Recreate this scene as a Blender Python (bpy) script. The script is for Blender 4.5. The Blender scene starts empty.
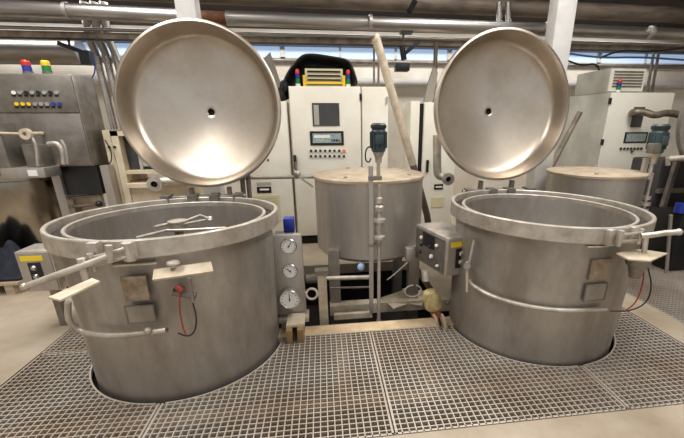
import bpy, bmesh, math, random
from mathutils import Vector, Matrix, Quaternion
random.seed(7)
C = bpy.context.scene.collection
PI = math.pi
# ------------------------------------------------------------------ camera
F, PIT, ROL, CX, CY, YAW = 365.0, .327, -.005, 28.466, 29.627, .127
EYE = Vector((0, 0, 1.6))
fw = Vector((math.sin(YAW)*math.cos(PIT), math.cos(YAW)*math.cos(PIT), -math.sin(PIT)))
up0 = Vector((math.sin(YAW)*math.sin(PIT), math.cos(YAW)*math.sin(PIT), math.cos(PIT)))
rt0 = Vector((math.cos(YAW), -math.sin(YAW), 0))
rt = math.cos(ROL)*rt0 + math.sin(ROL)*up0
up = -math.sin(ROL)*rt0 + math.cos(ROL)*up0
def ray(x, y): return (x-342-CX)/F*rt - (y-219-CY)/F*up + fw
def PV(x, y, v): d = ray(x, y); return EYE + d*(v/d.y)          # survey: point of the photo on the vertical plane y = v
def PZ(x, y, z=0): d = ray(x, y); return EYE + d*((z-1.6)/d.z)  # ... on the level z
def PC(x, y, c, r):                                             # ... on an upright cylinder
    d = ray(x, y); a = d.x**2+d.y**2; b = -2*(d.x*c[0]+d.y*c[1]); k = c[0]**2+c[1]**2-r*r
    q = max(b*b-4*a*k, 0); t = (-b-math.sqrt(q))/(2*a); return EYE + d*t
cam = bpy.data.objects.new('camera', bpy.data.cameras.new('camera')); C.objects.link(cam)
m = Matrix((rt, up, -fw)).transposed().to_4x4(); m.translation = EYE; cam.matrix_world = m
cam.data.sensor_width = 36; cam.data.lens = F/684*36
cam.data.shift_x = -CX/684; cam.data.shift_y = CY/684
cam.data.clip_start = .05; cam.data.clip_end = 100
bpy.context.scene.camera = cam

# ------------------------------------------------------------------ materials
def lin(c): return tuple(((v/255+.055)/1.055)**2.4 if v/255 > .04045 else v/255/12.92 for v in c)+(1,)
def mat(name, c, rough=.5, metal=0, c2=None, scale=6, bump=0, stretch=None, rvar=0, contrast=(.35, .65), emit=0, detail=6, aniso=0):
    M = bpy.data.materials.new(name); M.use_nodes = True; n = M.node_tree.nodes; l = M.node_tree.links
    b = n['Principled BSDF']; b.inputs['Roughness'].default_value = rough; b.inputs['Metallic'].default_value = metal
    b.inputs['Base Color'].default_value = lin(c)
    if emit: b.inputs['Emission Color'].default_value = lin(c); b.inputs['Emission Strength'].default_value = emit
    if c2 or bump or rvar:
        tc = n.new('ShaderNodeTexCoord'); mp = n.new('ShaderNodeMapping'); l.new(tc.outputs['Object'], mp.inputs[0])
        if stretch: mp.inputs['Scale'].default_value = stretch
        t = n.new('ShaderNodeTexNoise'); t.inputs['Scale'].default_value = scale; t.inputs['Detail'].default_value = detail; t.inputs['Roughness'].default_value = .6
        l.new(mp.outputs[0], t.inputs['Vector'])
        rp = n.new('ShaderNodeMapRange'); rp.inputs['From Min'].default_value = contrast[0]; rp.inputs['From Max'].default_value = contrast[1]; l.new(t.outputs['Fac'], rp.inputs['Value'])
        if c2:
            mx = n.new('ShaderNodeMix'); mx.data_type = 'RGBA'; mx.inputs['A'].default_value = lin(c); mx.inputs['B'].default_value = lin(c2)
            l.new(rp.outputs[0], mx.inputs['Factor']); l.new(mx.outputs['Result'], b.inputs['Base Color'])
        if rvar:
            r2 = n.new('ShaderNodeMapRange'); r2.inputs['To Min'].default_value = rough-rvar; r2.inputs['To Max'].default_value = rough+rvar
            l.new(rp.outputs[0], r2.inputs['Value']); l.new(r2.outputs[0], b.inputs['Roughness'])
        if bump:
            t2 = n.new('ShaderNodeTexNoise'); t2.inputs['Scale'].default_value = scale*4; t2.inputs['Detail'].default_value = 5; l.new(mp.outputs[0], t2.inputs['Vector'])
            bp = n.new('ShaderNodeBump'); bp.inputs['Strength'].default_value = bump; bp.inputs['Distance'].default_value = .01; l.new(t2.outputs['Fac'], bp.inputs['Height']); l.new(bp.outputs[0], b.inputs['Normal'])
    return M
STEEL = mat('satin_steel', (182, 177, 170), .5, .8, (146, 137, 127), 3.5, .05, (1, 1, .4), .08)
STEEL_RIM = mat('rim_steel', (208, 201, 191), .48, .7, (172, 162, 149), 9, .05, None, .07)
STEEL_LID = mat('polished_lid_steel', (202, 192, 179), .37, .97, (180, 167, 150), 2.5, .01, None, .05)
STEEL_DARK = mat('dull_steel', (148, 142, 134), .5, .75, (120, 113, 106), 7, .05, None, .1)
STEEL_TANK = mat('tank_steel', (192, 187, 180), .48, .8, (168, 161, 153), 4, .02, (1.4, 1.4, .3), .08)
TANKTOP = mat('dusty_tank_cover', (192, 176, 152), .65, .3, (168, 150, 126), 8, .03)
DUSTY = mat('dusty_plate', (210, 197, 176), .6, .25, (182, 166, 142), 12, .04)
GALV = mat('galvanised_grating', (214, 207, 196), .5, .45, (170, 152, 132), 1.6, .05, None, .1, (.3, .7))
ALU = mat('pipe_cladding', (178, 175, 172), .34, .95, (150, 144, 138), 3, 0, (.6, 3, 3), .06)
CHROME = mat('bright_pipe', (205, 202, 198), .25, .9, (180, 174, 168), 5, 0, None, .05)
RUST = mat('rusty_pipe', (120, 74, 44), .8, .2, (70, 50, 38), 12, .2)
BROWN = mat('dusty_dark_beam', (88, 78, 70), .85, .1, (56, 48, 42), 5, .1)
TRAYM = mat('dusty_tray', (150, 138, 122), .7, .3, (104, 92, 80), 6, .1)
WHITECAB = mat('cream_cabinet_paint', (232, 228, 214), .45, 0, (222, 214, 196), 2.5, .0, None, 0, (.4, .75))
GREYCAB = mat('grey_cabinet_side', (176, 174, 162), .5, 0, (160, 156, 144), 3)
BEIGE = mat('beige_frame_paint', (222, 208, 182), .55, 0, (196, 180, 152), 5)
VENTM = mat('beige_vent_plastic', (204, 194, 160), .6)
BLACK = mat('black_plastic', (26, 26, 27), .4)
DARK = mat('dark_gap', (14, 13, 12), .9)
DARKGLASS = mat('dark_glass', (52, 52, 54), .15, 0, (70, 68, 66), 3)
SCREEN = mat('display_face', (168, 182, 178), .3, 0, (128, 142, 140), 30)
TARP = mat('black_tarp', (26, 25, 25), .5, 0, (40, 37, 35), 8, .4)
RED = mat('red_plastic', (196, 44, 34), .35); BLUE = mat('blue_plastic', (34, 52, 140), .35); GREEN = mat('green_plastic', (30, 118, 60), .35)
YELLOW = mat('yellow_plastic', (226, 190, 40), .45); ORANGE = mat('orange_plastic', (228, 120, 60), .4)
LABELY = mat('yellow_label', (238, 206, 36), .5); WHITEP = mat('white_plastic', (232, 230, 224), .4)
TEAL = mat('teal_motor_paint', (66, 84, 86), .45, .2, (46, 60, 62), 8)
CONC = mat('concrete_floor', (186, 173, 153), .7, 0, (138, 121, 99), 1.3, .12, None, .08, (.3, .7), 0, 10)
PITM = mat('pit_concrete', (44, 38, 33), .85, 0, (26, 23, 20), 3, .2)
WALLM = mat('white_block_wall', (236, 230, 220), .8, 0, (216, 205, 188), 1.5)
CEILM = mat('ceiling_paint', (190, 184, 176), .9)
DECKM = mat('dark_deck', (58, 50, 44), .9, 0, (36, 32, 28), 2)
COLM = mat('white_column_paint', (208, 206, 203), .6, 0, (190, 186, 180), 3)
PANE = mat('window_daylight', (180, 202, 232), .3, 0, emit=.45)
BLUEPIPE = mat('blue_beam_paint', (72, 100, 142), .6, 0, (92, 112, 140), 4)
BRASS = mat('dusty_brass', (168, 142, 96), .5, .4, (140, 112, 76), 10, .1)
CLOTH = mat('navy_cloth', (40, 44, 56), .9, 0, (26, 28, 38), 9, .5)
WOOD = mat('pallet_wood', (186, 170, 146), .8, 0, (150, 132, 108), 6, .1, (.4, 4, 4))
GAUGEF = mat('gauge_face', (232, 230, 226), .4)
WRAP = mat('yellowed_wrap', (196, 180, 128), .7, 0, (150, 132, 84), 14, .2)
REDC = mat('red_cable', (150, 58, 44), .5); CREAM = mat('cream_hose', (206, 196, 180), .5)
DARKP = mat('dark_grey_machine_paint', (64, 63, 62), .5, .2, (44, 43, 42), 4)
GROOVE = mat('dark_groove', (56, 46, 38), .8, 0, (36, 30, 26), 9)
RUSTPL = mat('tarnished_plate', (172, 161, 146), .5, .7, (140, 122, 100), 18, .1)

# ------------------------------------------------------------------ mesh builder
WM = {}
def frame(z):
    z = Vector(z).normalized(); a = Vector((0, 0, 1)) if abs(z.z) < .9 else Vector((1, 0, 0))
    x = a.cross(z).normalized(); return x, z.cross(x)
class MB:
    def __init__(s): s.b = bmesh.new()
    def add(s, vs, fs, T=None):
        v = [s.b.verts.new(T @ Vector(p) if T else p) for p in vs]
        for f in fs:
            try: s.b.faces.new([v[i] for i in f])
            except ValueError: pass
        return s
    def box(s, x0, x1, y0, y1, z0, z1, T=None, bev=0):
        if bev:
            t = bmesh.new(); bmesh.ops.create_cube(t, size=1)
            for q in t.verts: q.co = Vector(((x0+x1)/2+q.co.x*(x1-x0), (y0+y1)/2+q.co.y*(y1-y0), (z0+z1)/2+q.co.z*(z1-z0)))
            bmesh.ops.bevel(t, geom=t.edges[:], offset=bev, segments=2, affect='EDGES', profile=.5)
            t.verts.index_update(); vs = [tuple(q.co) for q in t.verts]; fs = [[q.index for q in f.verts] for f in t.faces]; t.free()
            return s.add(vs, fs, T)
        vs = [(x, y, z) for z in (z0, z1) for y in (y0, y1) for x in (x0, x1)]
        return s.add(vs, [(0, 2, 3, 1), (4, 5, 7, 6), (0, 1, 5, 4), (2, 6, 7, 3), (0, 4, 6, 2), (1, 3, 7, 5)], T)
    def lathe(s, prof, o=(0, 0, 0), ax=(0, 0, 1), n=48, a0=0, a1=2*PI, close=False, xdir=None):
        o = Vector(o); az = Vector(ax).normalized()
        if xdir is None: X, Y = frame(az)
        else: X = Vector(xdir).normalized(); Y = az.cross(X)
        full = abs(a1-a0-2*PI) < 1e-6; cnt = n if full else n+1
        rings = []
        for r, z in prof:
            if r < 1e-6: rings.append([s.b.verts.new(o+az*z)]); continue
            rings.append([s.b.verts.new(o+az*z+(X*math.cos(a0+(a1-a0)*i/n)+Y*math.sin(a0+(a1-a0)*i/n))*r) for i in range(cnt)])
        pr = list(zip(rings, rings[1:]))
        if close: pr.append((rings[-1], rings[0]))
        for A, B in pr:
            for i in range(n):
                j = (i+1) % cnt
                q = [A[i % len(A)], A[j % len(A)], B[j % len(B)], B[i % len(B)]]; u = []
                for w in q:
                    if w not in u: u.append(w)
                if len(u) > 2:
                    try: s.b.faces.new(u)
                    except ValueError: pass
        if not full and close:
            for k in (0, n):
                try: s.b.faces.new([R[k] for R in rings])
                except ValueError: pass
        return s
    def cyl(s, p0, p1, r, n=20, r1=None):
        p0 = Vector(p0); p1 = Vector(p1); L = (p1-p0).length; r1 = r if r1 is None else r1
        return s.lathe([(0, 0), (r, 0), (r1, L), (0, L)], p0, p1-p0, n)
    def tube(s, pts, r, n=10, cap=True, smooth=0):
        P = [Vector(p) for p in pts]
        for _ in range(smooth):                      # corner cutting
            Q = [P[0]]
            for a, b in zip(P, P[1:]): Q += [a*.75+b*.25, a*.25+b*.75]
            P = Q+[P[-1]]
        T = [(P[min(i+1, len(P)-1)]-P[max(i-1, 0)]).normalized() for i in range(len(P))]
        X, Y = frame(T[0]); rings = []
        for i, p in enumerate(P):
            if i:
                q = T[i-1].rotation_difference(T[i]); X = q @ X; Y = q @ Y
            rings.append([s.b.verts.new(p+(X*math.cos(2*PI*k/n)+Y*math.sin(2*PI*k/n))*r) for k in range(n)])
        for A, B in zip(rings, rings[1:]):
            for k in range(n): s.b.faces.new([A[k], A[(k+1) % n], B[(k+1) % n], B[k]])
        if cap:
            for R in (rings[0], rings[-1]):
                try: s.b.faces.new(R)
                except ValueError: pass
        return s
    def ball(s, c, r, sc=(1, 1, 1), n=16):
        c = Vector(c); pr = [(math.sin(PI*i/8)*r, -math.cos(PI*i/8)*r*sc[2]) for i in range(9)]
        pr[0] = (0, pr[0][1]); pr[-1] = (0, pr[-1][1]); return s.lathe(pr, c, (0, 0, 1), n)
    def prism(s, poly, d):                           # closed outline extruded along d
        d = Vector(d); A = [s.b.verts.new(Vector(p)) for p in poly]; B = [s.b.verts.new(Vector(p)+d) for p in poly]; n = len(A)
        s.b.faces.new(A[::-1]); s.b.faces.new(B)
        for i in range(n): s.b.faces.new([A[i], A[(i+1) % n], B[(i+1) % n], B[i]])
        return s
    def bar(s, p0, p1, w, h, upv=(0, 0, 1)):         # rectangular bar from p0 to p1
        p0 = Vector(p0); p1 = Vector(p1); d = (p1-p0).normalized(); sd = d.cross(Vector(upv)).normalized(); u = sd.cross(d)
        q = [p0+sd*a*w/2+u*b*h/2 for a, b in ((-1, -1), (1, -1), (1, 1), (-1, 1))]
        return s.prism(q, p1-p0)
    def build(s, name, m, parent=None, angle=32, smooth=True):
        bmesh.ops.recalc_face_normals(s.b, faces=s.b.faces[:])
        me = bpy.data.meshes.new(name); s.b.to_mesh(me); s.b.free()
        if smooth:
            me.shade_smooth(); me.set_sharp_from_angle(angle=math.radians(angle))
        for q in (m if isinstance(m, (list, tuple)) else [m]): me.materials.append(q)
        o = bpy.data.objects.new(name, me); C.objects.link(o)
        if parent is not None:
            o.parent = parent; W = WM[parent]; me.transform(W.inverted()); WM[o] = W
        else: WM[o] = Matrix.Identity(4)
        return o
def thing(name, label, cat, loc=(0, 0, 0), group=None, M=None):
    o = bpy.data.objects.new(name, None); C.objects.link(o); o.empty_display_size = .1
    W = M if M is not None else Matrix.Translation(Vector(loc)); o.matrix_world = W; WM[o] = W.copy()
    o['label'] = label; o['category'] = cat
    if group: o['group'] = group
    return o
def tag(o, label, cat, group=None):
    o['label'] = label; o['category'] = cat
    if group: o['group'] = group
    # give a one-mesh thing its own origin
    vs = o.data.vertices
    c = sum((v.co for v in vs), Vector())/len(vs); c.z = min(v.co.z for v in vs)
    o.data.transform(Matrix.Translation(-c)); o.location = c; WM[o] = Matrix.Translation(c)
    return o
def struct(o): o['kind'] = 'structure'; return o

# ------------------------------------------------------------------ setting
VL, VR = Vector((-1.044, 2.622, 0)), Vector((1.678, 2.616, 0))   # the two vats
U0, U1, V0, V1 = -2.15, 2.68, 1.524, 3.05                        # grating pit
fl = MB(); zb = -.12
for x0, x1, y0, y1 in ((-8, U0, -4, 9), (U0, U1, -4, V0), (U1, 2.95, -4, 9), (2.95, 4.6, -4, 1.6), (2.95, 4.6, 3.9, 9), (4.6, 9, -4, 9),
                       (U0, -.62, V1, 9), (1.08, U1, V1, 9), (-.62, 1.08, 4.15, 9)):
    fl.box(x0, x1, y0, y1, zb, 0)
struct(fl.build('floor', CONC, smooth=False))
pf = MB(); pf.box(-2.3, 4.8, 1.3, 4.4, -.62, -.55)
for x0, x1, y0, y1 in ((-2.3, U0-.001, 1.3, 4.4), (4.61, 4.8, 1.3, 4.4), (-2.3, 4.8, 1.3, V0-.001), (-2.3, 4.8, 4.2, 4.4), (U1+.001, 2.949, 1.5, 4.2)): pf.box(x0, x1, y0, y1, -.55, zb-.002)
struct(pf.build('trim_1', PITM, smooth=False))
wb = MB()
for x0, x1, z0, z1 in ((-8, 9, 0, 2.70), (-8, 9, 2.96, 5), (-8, -6.6, 2.7, 2.96), (8.4, 9, 2.7, 2.96)): wb.box(x0, x1, 7.2, 7.4, z0, z1)
struct(wb.build('wall_back', WALLM, smooth=False))
struct(MB().box(-8.2, -8, -4, 7.4, 0, 5).build('wall_left', WALLM, smooth=False))
struct(MB().box(9, 9.2, -4, 7.4, 0, 5).build('wall_right', WALLM, smooth=False))
struct(MB().box(-8.2, 9.2, -4, 7.4, 5, 5.1).build('ceiling', CEILM, smooth=False))
for i in range(5):                                                # strip of windows along the back wall
    a = -6.6+3*i
    w = MB().box(a+.04, a+2.96, 7.25, 7.27, 2.72, 2.94).build('window_%d' % (i+1), PANE, smooth=False); struct(w)
    g = MB()
    for q in (a+.02, a+1, a+2, a+2.98): g.box(q-.02, q+.02, 7.22, 7.3, 2.7, 2.96)
    g.box(a, a+3, 7.22, 7.3, 2.70, 2.725); g.box(a, a+3, 7.22, 7.3, 2.935, 2.96); g.build('window_frame', COLM, w, smooth=False)
d = MB().box(-8, 9, 5.15, 7.2, 3.32, 3.44)
struct(d.build('trim_2', DECKM, smooth=False))
# kerb behind the grating between the vats
k = MB().box(-.50, 1.12, 2.61, 2.75, -.16, -.004, bev=.006)
tag(k.build('kerb_beam', mat('kerb_beam', (206, 184, 150), .8, 0, (176, 150, 116), 6, .15)), 'pale dusty kerb beam along the rear of the grating between the vats', 'beam')

# ------------------------------------------------------------------ gratings
def grating(x0, x1, y0, y1, label, pitch=.04, t=.0065, h=.030):
    g = MB(); hr = .668
    def cut(segs, c, other, horiz):
        dd = other-(c.y if horiz else c.x)
        if abs(dd) >= hr: return segs
        q = math.sqrt(hr*hr-dd*dd); m0 = (c.x if horiz else c.y)-q; m1 = m0+2*q; out = []
        for a, b in segs:
            if b <= m0 or a >= m1: out.append((a, b))
            else:
                if a < m0: out.append((a, m0))
                if b > m1: out.append((m1, b))
        return out
    z1 = -.001; z0 = z1-h
    def line(o, horiz, tt, dz=0):
        segs = [(x0, x1)] if horiz else [(y0, y1)]
        for c in (VL, VR): segs = cut(segs, c, o, horiz)
        for a, b in segs:
            if b-a < .008: continue
            if horiz: g.box(a, b, o-tt/2, o+tt/2, z0, z1-dz)
            else: g.box(o-tt/2, o+tt/2, a, b, z0, z1-dz)
    n = round((x1-x0)/pitch)
    for i in range(1, n): line(x0+(x1-x0)*i/n, False, t)
    n = round((y1-y0)/.0365)
    for i in range(1, n): line(y0+(y1-y0)*i/n, True, t, .0015)
    for o in (x0+.008, x1-.008): line(o, False, .012)
    for o in (y0+.008, y1-.008): line(o, True, .012)
    for c in (VL, VR):                                            # banding around the vat opening
        N = 160; P = []
        for i in range(N+1):
            a = 2*PI*i/N; p = Vector((c.x+hr*math.cos(a), c.y+hr*math.sin(a), 0)); ok = x0+.01 < p.x < x1-.01 and y0+.01 < p.y < y1-.01
            if ok: P.append(a)
            if (not ok or i == N) and len(P) > 1:
                g.lathe([(hr-.004, z0), (hr+.006, z0), (hr+.006, z1+.001), (hr-.004, z1+.001)], c, (0, 0, 1), max(2, len(P)-1), P[0], P[-1], True, (1, 0, 0)); P = []
            elif not ok: P = []
    return tag(g.build('floor_grating', GALV, smooth=False), label, 'grating')
XS = (U0+.006, -1.044, .327, 1.735, U1-.006)
FL = ('steel floor grating at the far left front, curving around the left vat', 'steel floor grating front of the left vat, between its foot and the kerb beam',
      'steel floor grating in the front middle, left of and under the right vat edge', 'steel floor grating at the right front corner below the right vat')
for i in range(4): grating(XS[i]+.003, XS[i+1]-.003, V0+.006, 2.605, FL[i])
grating(XS[0], -1.7, 2.611, V1-.004, 'small steel grating behind the left end, beside the left vat and pale floor')
grating(2.3, XS[4], 2.611, V1-.004, 'small steel grating behind the right vat, beside the concrete strip')
grating(2.956, 4.594, 1.606, 3.894, 'steel floor grating beyond the concrete strip at the right edge')
BEAM = mat('dusty_support_beam', (196, 178, 150), .75, .1, (140, 118, 92), 9, .1)
tag(MB().box(-2.14, 2.67, 1.77, 1.86, -.20, -.034).build('support_beam', BEAM, smooth=False), 'dusty beam under the gratings running across in front of both vats', 'beam')
for (x, lb) in ((.075, 'dusty cross beam under the grating in front of the gauge panel'), (.66, 'dusty cross beam under the grating in front of the right control box')):
    tag(MB().box(x-.05, x+.05, 1.865, 2.60, -.18, -.034).build('support_beam', BEAM, smooth=False), lb, 'beam')

# ------------------------------------------------------------------ vats
def ring_pts(c, r, z, a0, a1, n=40): return [Vector((c.x+r*math.cos(a0+(a1-a0)*i/n), c.y+r*math.sin(a0+(a1-a0)*i/n), z)) for i in range(n+1)]
def vat(base, h, tilt, label, lidc, lidn):
    W = Matrix.Translation(base) @ tilt
    t = thing('dyeing_vat', label, 'vat', M=W)
    I = W                                                         # local shapes are transformed to world while they are built
    def L(mb): bmesh.ops.transform(mb.b, matrix=I, verts=mb.b.verts[:]); return mb
    b = MB().lathe([(0, -.5), (.636, -.5), (.64, 0), (.66, h-.11), (.66, h-.062), (.60, h-.062), (.595, .42), (.56, .36), (0, .33)], n=96)
    L(b).build('body', STEEL, t)
    r_ = MB().lathe([(.662, h-.104), (.707, h-.104), (.711, h-.098), (.711, h-.006), (.707, h), (.688, h), (.684, h-.005), (.682, h-.062), (.662, h-.062)], n=96, close=True)
    L(r_).build('rim_band', STEEL_RIM, t)
    g = MB().lathe([(.622, h-.062), (.622, h-.030), (.618, h-.026), (.604, h-.026), (.600, h-.030), (.600, h-.062)], n=96, close=True)
    L(g).build('seal_lip', STEEL_RIM, t)

    gk = MB().lathe([(.622, h-.0625), (.622, h-.056), (.683, h-.056), (.683, h-.0625)], n=96, close=True); L(gk).build('groove_ring', GROOVE, t)  # ring added on the rim groove floor to colour the groove dark
    # lid
    n = Vector(lidn).normalized(); c = Vector(lidc)
    RL = .660
    prof = [(.634, -.004), (.638, .006), (RL-.006, .006), (RL, 0), (RL, -.05), (.645, -.058), (.632, -.135), (.60, -.185), (.50, -.222), (.3, -.285), (.1, -.325), (0, -.332)]
    inner = [(.030, -.330), (.030, -.306), (.036, -.302), (.06, -.302), (.12, -.297), (.22, -.280), (.32, -.257), (.42, -.229), (.50, -.203), (.54, -.188), (.566, -.176), (.585, -.160), (.597, -.140), (.604, -.115), (.612, -.08), (.620, -.045), (.628, -.016), (.634, -.004)]
    lm = MB().lathe(inner+prof[1:], c, n, 128)
    lid = lm.build('lid', STEEL_LID, t, angle=50); lid['label'] = 'raised round dished steel lid'
    MB().lathe([(0, -.3295), (.030, -.3295)], c, n, 32).build('spout_hole', DARK, lid)
    X = Vector((1, 0, 0)); dn = (Vector((0, 0, -1))+n*n.z).normalized()
    bt = c+dn*(RL+.02)-n*.05
    for s in (-.16, .16): MB().bar(bt+X*s-dn*.015-n*.005, bt+X*s+dn*.09-n*.02, .03, .05, n).build('hinge_arm', STEEL_DARK, lid)
    hp = Vector((base.x, base.y+.735, h-.02)); sh = MB().cyl(hp-X*.36, hp+X*.36, .02)
    for s in (-.3, -.08, .1, .3): sh.box(hp.x+s-.035, hp.x+s+.035, hp.y-.085, hp.y+.035, hp.z-.05, hp.z+.03)
    sh.build('hinge_shaft', STEEL_DARK, t)
    return t
vatL = vat(Vector((VL.x-.008, VL.y+.012, 0)), 1.022, Matrix.Rotation(-.025, 4, 'X'), 'large steel vat on the left, raised lid above, winged hub inside its open mouth', (-.990, 3.394, 1.750), (-.028, -.993, .11))
vatR = vat(Vector((VR.x+.002, VR.y, 0)), 1.007, Matrix.Rotation(.023, 4, 'Y'), 'large steel vat on the right, raised lid above, empty mouth, beside the control box', (1.679, 3.401, 1.746), (.037, -.995, .084))

# hub and arms standing in the left vat
c = VL.xy.to_3d()
hb = thing('carrier_hub', 'steel hub with thin arms standing inside the mouth of the left vat', 'hub', (c.x, c.y, .345))
hc = PZ(177, 220, .98)
MB().cyl((hc.x, hc.y, .345), (hc.x, hc.y, .93), .028).build('spindle', STEEL_DARK, hb)
MB().lathe([(0, .92), (.05, .92), (.055, .93), (.055, .962), (.062, .966), (.062, .976), (.02, .984), (0, .984)], (hc.x, hc.y, 0), n=28).build('hub_cap', STEEL_RIM, hb)
MB().tube([(hc.x-.05, hc.y-.01, .955), PZ(163, 225, .955), PZ(155, 227, .955)], .010, smooth=1).cyl(PZ(154.5, 226, .96), (PZ(154.5, 226, .96).x, PZ(154.5, 226, .96).y, .90), .011).build('arm', STEEL_RIM, hb)
MB().tube([(hc.x+.04, hc.y, .965), PZ(200, 215.5, .975), PZ(210, 219, .965)], .010).tube([(hc.x+.04, hc.y-.03, .955), PZ(210, 219, .955)], .008).cyl(PZ(210, 221, .95), PZ(210, 217, .975), .016).build('arm', STEEL_RIM, hb)
MB().tube([PZ(136, 238, .93), PZ(166, 230.5, .925), PZ(190, 230, .925), PZ(226, 228, .93)], .010).build('arm', STEEL_RIM, hb)
MB().lathe([(.36, .345), (.36, .72), (.345, .72), (.345, .345)], (hc.x, hc.y, 0), n=48, close=True).build('yarn_basket', STEEL_DARK, hb)

# fittings on the vats (parts)
def on_vat(px, py, V, r=.665): return PC(px, py, V, r)
def plate_on(V, box, name, m, parent, r=.664, th=.006, frame_m=None):
    x0, y0, x1, y1 = box; P = [PC(x, y, V, r) for x, y in ((x0, y1), (x1, y1), (x1, y0), (x0, y0))]
    z0 = (P[0].z+P[1].z)/2; z1 = (P[2].z+P[3].z)/2
    A = [Vector((P[0].x, P[0].y, z0)), Vector((P[1].x, P[1].y, z0)), Vector((P[1].x, P[1].y, z1)), Vector((P[0].x, P[0].y, z1))]
    nr = ((A[0]+A[1])/2-V); nr.z = 0; nr.normalize(); A = [a-nr*.004 for a in A]
    o = MB().prism(A, nr*(th+.006)).build(name, m, parent, smooth=False)
    if frame_m:
        g = MB(); q = [a+nr*(th+.004) for a in A]
        for i in range(4): g.bar(q[i], q[(i+1) % 4], .008, .010, nr)
        g.build('plate_frame', frame_m, o, smooth=False)
    return o
plate_on(VL, (126, 276, 151, 300), 'name_plate', RUSTPL, vatL)
plate_on(VL, (129, 305, 157, 322), 'name_plate', STEEL, vatL, frame_m=STEEL_DARK)
plate_on(VR, (588, 259, 607, 279), 'name_plate', RUSTPL, vatR)
plate_on(VR, (583, 284, 603, 300), 'name_plate', STEEL, vatR, frame_m=STEEL_DARK)

def cooling(V, pts, end, vt, name='water_pipe'):
    P = [PC(x, y, V, .69) for x, y in pts]
    MB().tube(end+P if end else P, .016, 12, True, 2).build(name, STEEL_RIM, vt)
# --- left vat: water pipe, clamp, shelf
eL = [on_vat(76, 292, VL, .67), PV(68, 302, PC(76, 300, VL, .69).y), PV(68, 322, PC(76, 300, VL, .69).y)]
cooling(VL, ((80, 331), (95, 335), (115, 336), (140, 334), (166, 330)), [eL[1], eL[2]], vatL)
MB().ball(on_vat(148, 331, VL, .70), .022, n=12).build('pipe_joint', STEEL_RIM, vatL)
MB().box(-.01, .01, -.01, .01, -.01, .01, Matrix.Translation(on_vat(166, 330, VL, .68))).build('pipe_bracket', STEEL_DARK, vatL)
cooling(VR, ((472, 285), (490, 296), (520, 305), (550, 310), (580, 311), (606, 309)), [on_vat(470, 281, VR, .655)], vatR)

def clamp(V, vt, lug, link, pin, handle, plate, tab, dz):
    R = .715
    a, b = [PC(x, y, V, R) for x, y in lug]
    nr = ((a+b)/2-V); nr.z = 0; nr.normalize()
    # lugs straddling the split of the rim
    for q in (a, b):
        tg = Vector((-nr.y, nr.x, 0)); T = Matrix.Translation(Vector((q.x, q.y, q.z))) @ Matrix((tg, nr, Vector((0, 0, 1)))).transposed().to_4x4()
        MB().box(-.026, .026, -.02, .028, -.05, .05, T, .004).build('clamp_lug', STEEL_RIM, vt)
    lo = PC(*link[0], V, R+.045); hi = PC(*link[1], V, R+.03)
    g = MB()
    for s in (-.022, .022): g.tube([lo+Vector((0, 0, s)), (lo+hi)/2+nr*.012+Vector((0, 0, s)), hi+Vector((0, 0, s))], .009, smooth=1)
    for q in (lo, hi): g.cyl(q-Vector((0, 0, .05)), q+Vector((0, 0, .045)), .015)
    g.build('clamp_link', STEEL_RIM, vt)
    p0 = PC(*pin[0], V, R+.06); y = p0.y
    p1 = PV(*pin[1], y)
    h = [PV(*q, y-.02*i) for i, q in enumerate(handle)]
    hd = MB().tube(h, .017, 14); hd.ball(h[-1], .0205, n=14)
    hd.cyl(p0+Vector((0, 0, .03)), p1, .016)
    hd.build('clamp_handle', STEEL_RIM, vt)
    q = [PZ(x, yy, p1.z) for x, yy in plate]
    MB().prism(q, (0, 0, -.008)).build('clamp_plate', DUSTY, vt, smooth=False)
    q = [PZ(x, yy, dz) for x, yy in tab]
    MB().prism(q, (0, 0, -.007)).build('rim_tab', DUSTY, vt, smooth=False)
clamp(VL, vatL, ((96, 251), (130, 251)), ((92, 262), (128, 252)), ((110, 251), (110, 262)), ((109, 256), (88, 264), (60, 274), (25, 287)), ((48, 297), (92, 278), (100, 281), (60, 300)), ((110, 262), (154, 259), (157, 263), (113, 266)), .905)
clamp(VR, vatR, ((609, 237), (632, 234)), ((620, 238), (640, 236)), ((645, 240), (644, 252)), ((641, 236), (652, 235), (665, 233), (679, 232)), ((616, 253), (640, 249), (668, 253), (650, 261), (628, 259)), ((586, 244), (606, 243), (608, 246), (588, 247)), .895)
# pin post with a fin below the left clamp
p = PC(84, 270, VL, .80)
MB().cyl(p+Vector((0, 0, .06)), p-Vector((0, 0, .05)), .018).build('clamp_post', STEEL_RIM, vatL)
# shelf on the left vat
q = [PC(152.4, 279.7, VL, .79), PC(213.4, 271, VL, .79), PC(211, 261.4, VL, .70), PC(153.7, 269.3, VL, .70)]
sh = MB().prism(q, (0, .004, -.012)).build('shelf', DUSTY, vatL, smooth=False)
v0 = PC(174, 267.5, VL, .715)
MB().lathe([(0, 0), (.012, 0), (.012, .02), (.032, .02), (.034, .026), (.030, .034), (.012, .038), (0, .04)], v0, n=20).build('knob', STEEL_RIM, sh)
y0 = v0.y-.02
vv = MB().cyl(PC(182, 290, VL, .65), PV(182, 290, y0), .022).cyl(PV(173, 292, y0), PV(196, 296, y0), .02)
vv.cyl(PV(189, 278, y0-.03), PV(193, 302, y0-.03), .010); vv.build('sampling_valve', STEEL_DARK, vatL)
MB().cyl(PV(176, 286, y0-.02), PV(182, 291, y0-.02), .016).build('valve_tip', REDC, vatL)
MB().tube([PV(180, 292, y0-.03), PV(179, 305, y0-.03), PV(182, 325, y0-.02), PV(186, 335, y0-.02)], .0045, 8, smooth=2).build('red_tube', REDC, vatL)
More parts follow.
